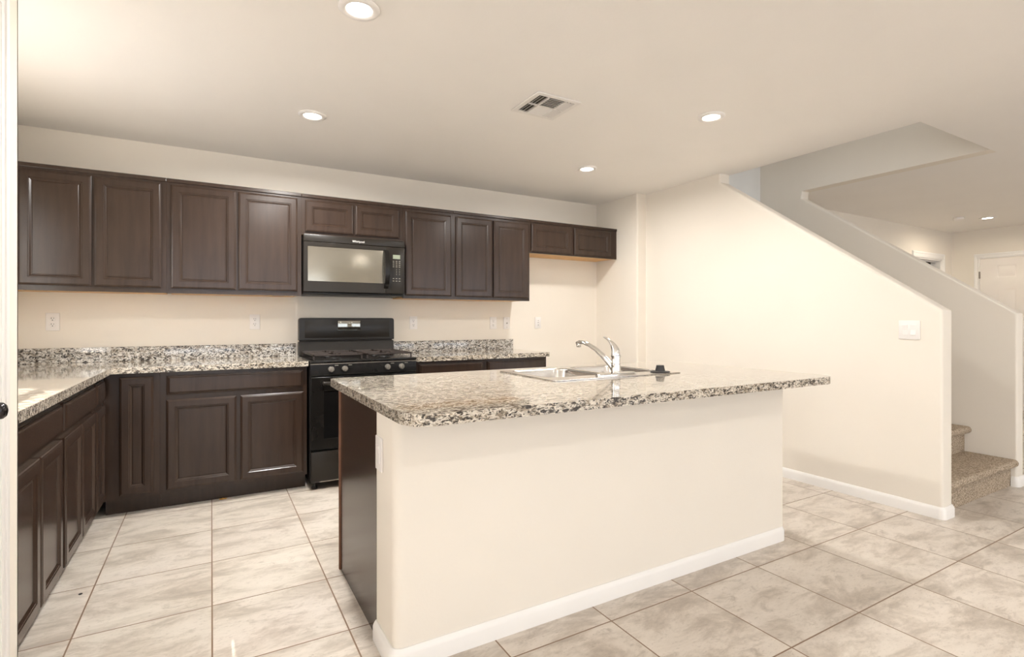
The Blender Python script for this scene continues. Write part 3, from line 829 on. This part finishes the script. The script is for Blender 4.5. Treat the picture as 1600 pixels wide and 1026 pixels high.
# ------------------------------------------------------------------ outlets and switches
def plate_thing(label, loc, rotz, kind, cat='outlet', w=.072, h=.118, group=None):
    """plate in local xz, faces -y"""
    t = thing('wall_outlet' if cat == 'outlet' else 'light_switch', label, cat, loc, rotz, group)
    bm = bmesh.new(); box(bm, -w / 2, w / 2, -.0065, -.0002, -h / 2, h / 2, .0025); obj('cover_plate', bm, M['plate'], t)
    if kind == 'duplex':
        for s_ in (-1, 1):
            z = s_ * .0195
            bm = bmesh.new(); lathe(bm, [(.0165, 0), (.0165, .002), (.0155, .0026)], 20, Matrix.Translation((0, -.006, z)) @ Matrix.Rotation(R(90), 4, 'X'))
            rc = obj('receptacle', bm, M['plate'], t)
            bm = bmesh.new()
            box(bm, -.0075, -.0050, -.0093, -.0085, z + .000, z + .009); box(bm, .0050, .0075, -.0093, -.0085, z + .001, z + .008)
            lathe(bm, [(.003, 0), (.003, .0008)], 12, Matrix.Translation((0, -.0085, z - .008)) @ Matrix.Rotation(R(90), 4, 'X'))
            obj('slots', bm, M['slot'], rc, label='dark slots')
    elif kind == 'jack':
        bm = bmesh.new(); lathe(bm, [(.006, 0), (.006, .006), (.0045, .007), (.0045, .010)], 16, Matrix.Translation((0, -.0062, -.001)) @ Matrix.Rotation(R(90), 4, 'X')); obj('cable_jack', bm, M['steel_dull'], t)
        for s_ in (-1, 1):
            bm = bmesh.new(); lathe(bm, [(.003, 0), (.0028, .001)], 10, Matrix.Translation((0, -.0064, s_ * .042)) @ Matrix.Rotation(R(90), 4, 'X')); obj('screw', bm, M['steel_dull'], t)
    elif kind == 'gfci':
        bm = bmesh.new(); box(bm, -.0165, .0165, -.0095, -.0062, -.034, .034, .001); dv = obj('receptacle', bm, M['plate'], t)
        bm = bmesh.new(); box(bm, -.003, .003, -.0103, -.0094, .018, .026); box(bm, -.003, .003, -.0103, -.0094, -.026, -.018); box(bm, -.007, .007, -.0103, -.0094, .001, .005)
        obj('slots', bm, M['slot'], dv, label='dark slots')
    elif kind == 'rocker2':
        for s_ in (-1, 1):
            bm = bmesh.new(); box(bm, s_ * .023 - .0165, s_ * .023 + .0165, -.0072, -.0062, -.034, .034, .0004)
            fr = obj('switch_frame', bm, M['plate'], t)
            bm = bmesh.new(); prism(bm, [(-.0070, .031), (-.0125 if s_ < 0 else -.0085, .031), (-.0078, 0), (-.0085 if s_ < 0 else -.0125, -.031), (-.0070, -.031)], 'x', s_ * .023 - .014, s_ * .023 + .014)
            obj('rocker', bm, M['plate'], fr, smooth=False)
    elif kind == 'rocker':
        bm = bmesh.new(); box(bm, -.0165, .0165, -.0075, -.0062, -.034, .034, .0004); fr = obj('switch_frame', bm, M['plate'], t)
        bm = bmesh.new(); prism(bm, [(-.0070, .031), (-.0135, .031), (-.0078, 0), (-.0085, -.031), (-.0070, -.031)], 'x', -.014, .014); obj('rocker', bm, M['plate'], fr, smooth=False)
    return t
GO = 'outlets on the back wall'
plate_thing('white duplex outlet on the back wall in the left corner above the granite upstand', (-.918, 0, 1.192), 0, 'duplex', group=GO)
plate_thing('white duplex outlet on the back wall just left of the range', (.296, 0, 1.190), 0, 'duplex', group=GO)
plate_thing('white duplex outlet on the back wall just right of the range backguard', (1.590, 0, 1.180), 0, 'duplex', group=GO)
plate_thing('white duplex outlet paired beside the cable jack plate near the end of the upstand', (2.408, 0, 1.177), 0, 'duplex', group=GO)
plate_thing('white cable jack plate with one dark centre dot, under the cabinet corner', (2.560, 0, 1.177), 0, 'jack', group=GO)
plate_thing('white outlet alone on the bare wall of the fridge gap', (2.930, 0, 1.178), 0, 'gfci', group=GO)
plate_thing('white double rocker switch plate on the stair wall near its front end', (SX0, -2.950, 1.141), R(-90), 'rocker2', 'light switch', .118, .118)
plate_thing('white outlet on the narrow end of the island half wall', (IX0, -2.640, .708), R(-90), 'rocker', 'outlet', .080, .125)

# ------------------------------------------------------------------ ceiling lights and vent
def can(x, y, label, power, group='round recessed ceiling lights', hall=False):
    t = thing('ceiling_light', label, 'ceiling light', (x, y, H), 0, group)
    bm = bmesh.new(); lathe(bm, [(.082, 0), (.083, -.004), (.078, -.010), (.070, -.012), (.058, -.012), (.052, -.008), (.051, -.0005)], 40, cap=False); obj('trim_ring', bm, M['plate'], t)
    bm = bmesh.new(); lathe(bm, [(.0005, -.0055), (.0505, -.0055), (.0505, -.002), (.0005, -.002)], 40, cap=False); obj('diffuser', bm, M['lamp'], t, label='glowing white diffuser')
    l = bpy.data.lights.new('lamp', 'AREA'); l.shape = 'DISK'; l.size = .15; l.energy = power; l.color = WARM; l.spread = R(172)
    if hall: l.color = (1, .88, .72)
    lo = bpy.data.objects.new('lamp', l); C.objects.link(lo); lo.parent = t; lo.location = (0, 0, -.016)
    return t
CP = 25; CR = 9.5; CG = 6
can(.545, -1.125, 'round lit ceiling light over the aisle, second from the back left, above the base cabinets', CP)
can(.525, -2.395, 'large round lit ceiling light cut by the top edge of the photo', 12)
can(2.712, -2.345, 'round lit ceiling light right of the air vent, over the island end', CR)
can(2.733, -1.070, 'small round lit ceiling light nearest the fridge-gap cabinet', CR)
can(8.335, -1.880, 'round lit ceiling light in the hallway near the white panelled door', 7, hall=True)
for (x, y) in ((.53, -5.2), (2.7, -5.2), (.53, -7.2), (2.7, -7.2), (5.6, -5.2), (5.6, -7.2), (7.6, -4.4)):
    can(x, y, 'round ceiling light of the great room behind the camera', CG)

vt = thing('ceiling_vent', 'square white ceiling air register with louvres in four directions', 'air vent', (1.725, -1.965, H))
hs = .152
t = slab([(-hs, -hs), (hs, -hs), (hs, hs), (-hs, hs)], [[(-hs + .032, -hs + .032), (hs - .032, -hs + .032), (hs - .032, hs - .032), (-hs + .032, hs - .032)]], -.010, -.0003)
obj('frame', t, M['vent'], vt, bevel=.004, seg=2)
bm = bmesh.new(); i_ = hs - .032; box(bm, -i_, i_, -i_, i_, -.0015, -.0004); obj('duct_opening', bm, M['void'], vt, label='dark duct opening')
bm = bmesh.new()
def louvre(bm, x0, x1, y0, y1, tilt, axis):
    t = bmesh.new(); cx_, cy_ = (x0 + x1) / 2, (y0 + y1) / 2
    box(t, -(x1 - x0) / 2, (x1 - x0) / 2, -(y1 - y0) / 2, (y1 - y0) / 2, -.0007, .0007)
    merge(bm, t, Matrix.Translation((cx_, cy_, -.0085)) @ Matrix.Rotation(R(tilt), 4, axis))
a = i_
for k in range(3):       # side banks with blades along y, split in two lengths
    for (q0, q1) in ((-a + .002, -.004), (.004, a - .002)):
        xx = -a + .010 + k * .021; louvre(bm, xx - .008, xx + .008, q0, q1, -40, 'Y')
        xx = a - .010 - k * .021; louvre(bm, xx - .008, xx + .008, q0, q1, 40, 'Y')
for k in range(6):       # centre banks with blades along x
    yy = .010 + k * .020; louvre(bm, -.052, .052, yy - .008, yy + .008, -42, 'X')
    yy = -.010 - k * .020; louvre(bm, -.052, .052, yy - .008, yy + .008, 42, 'X')
box(bm, -.058, -.052, -a, a, -.013, -.004); box(bm, .052, .058, -a, a, -.013, -.004); box(bm, -a, a, -.003, .003, -.013, -.004)
obj('louvres', bm, M['vent'], vt)

# smoke detector beyond the hallway light
sdn = thing('smoke_detector', 'small white smoke detector beside the hallway ceiling light', 'smoke detector', (8.03, -1.70, H))
bm = bmesh.new(); lathe(bm, [(.052, -.0003), (.055, -.010), (.050, -.026), (.030, -.034)], 28); obj('housing', bm, M['plate'], sdn)

# tiny scraps on the floor
bm = bmesh.new()
vs = [(-.022, -.006), (-.008, -.012), (.004, -.006), (.020, -.010), (.024, .004), (.008, .003), (.002, .012), (-.012, .004), (-.020, .006)]
prism(bm, vs, 'z', 0, .004)
o = obj('tape_scrap', bm, M['scrap'], bevel=.001, seg=1); o.location = (.068, -.540, .0005); tag(o, 'small torn orange scrap on the floor at the foot of the base cabinets', 'scrap')
bm = bmesh.new(); lathe(bm, [(.007, 0), (.008, .002), (.004, .004)], 12)
o = obj('floor_speck', bm, M['rubber']); o.location = (-.497, -1.63, .0003); tag(o, 'tiny black speck on the floor tile beside a grout line by the left cabinets', 'debris')
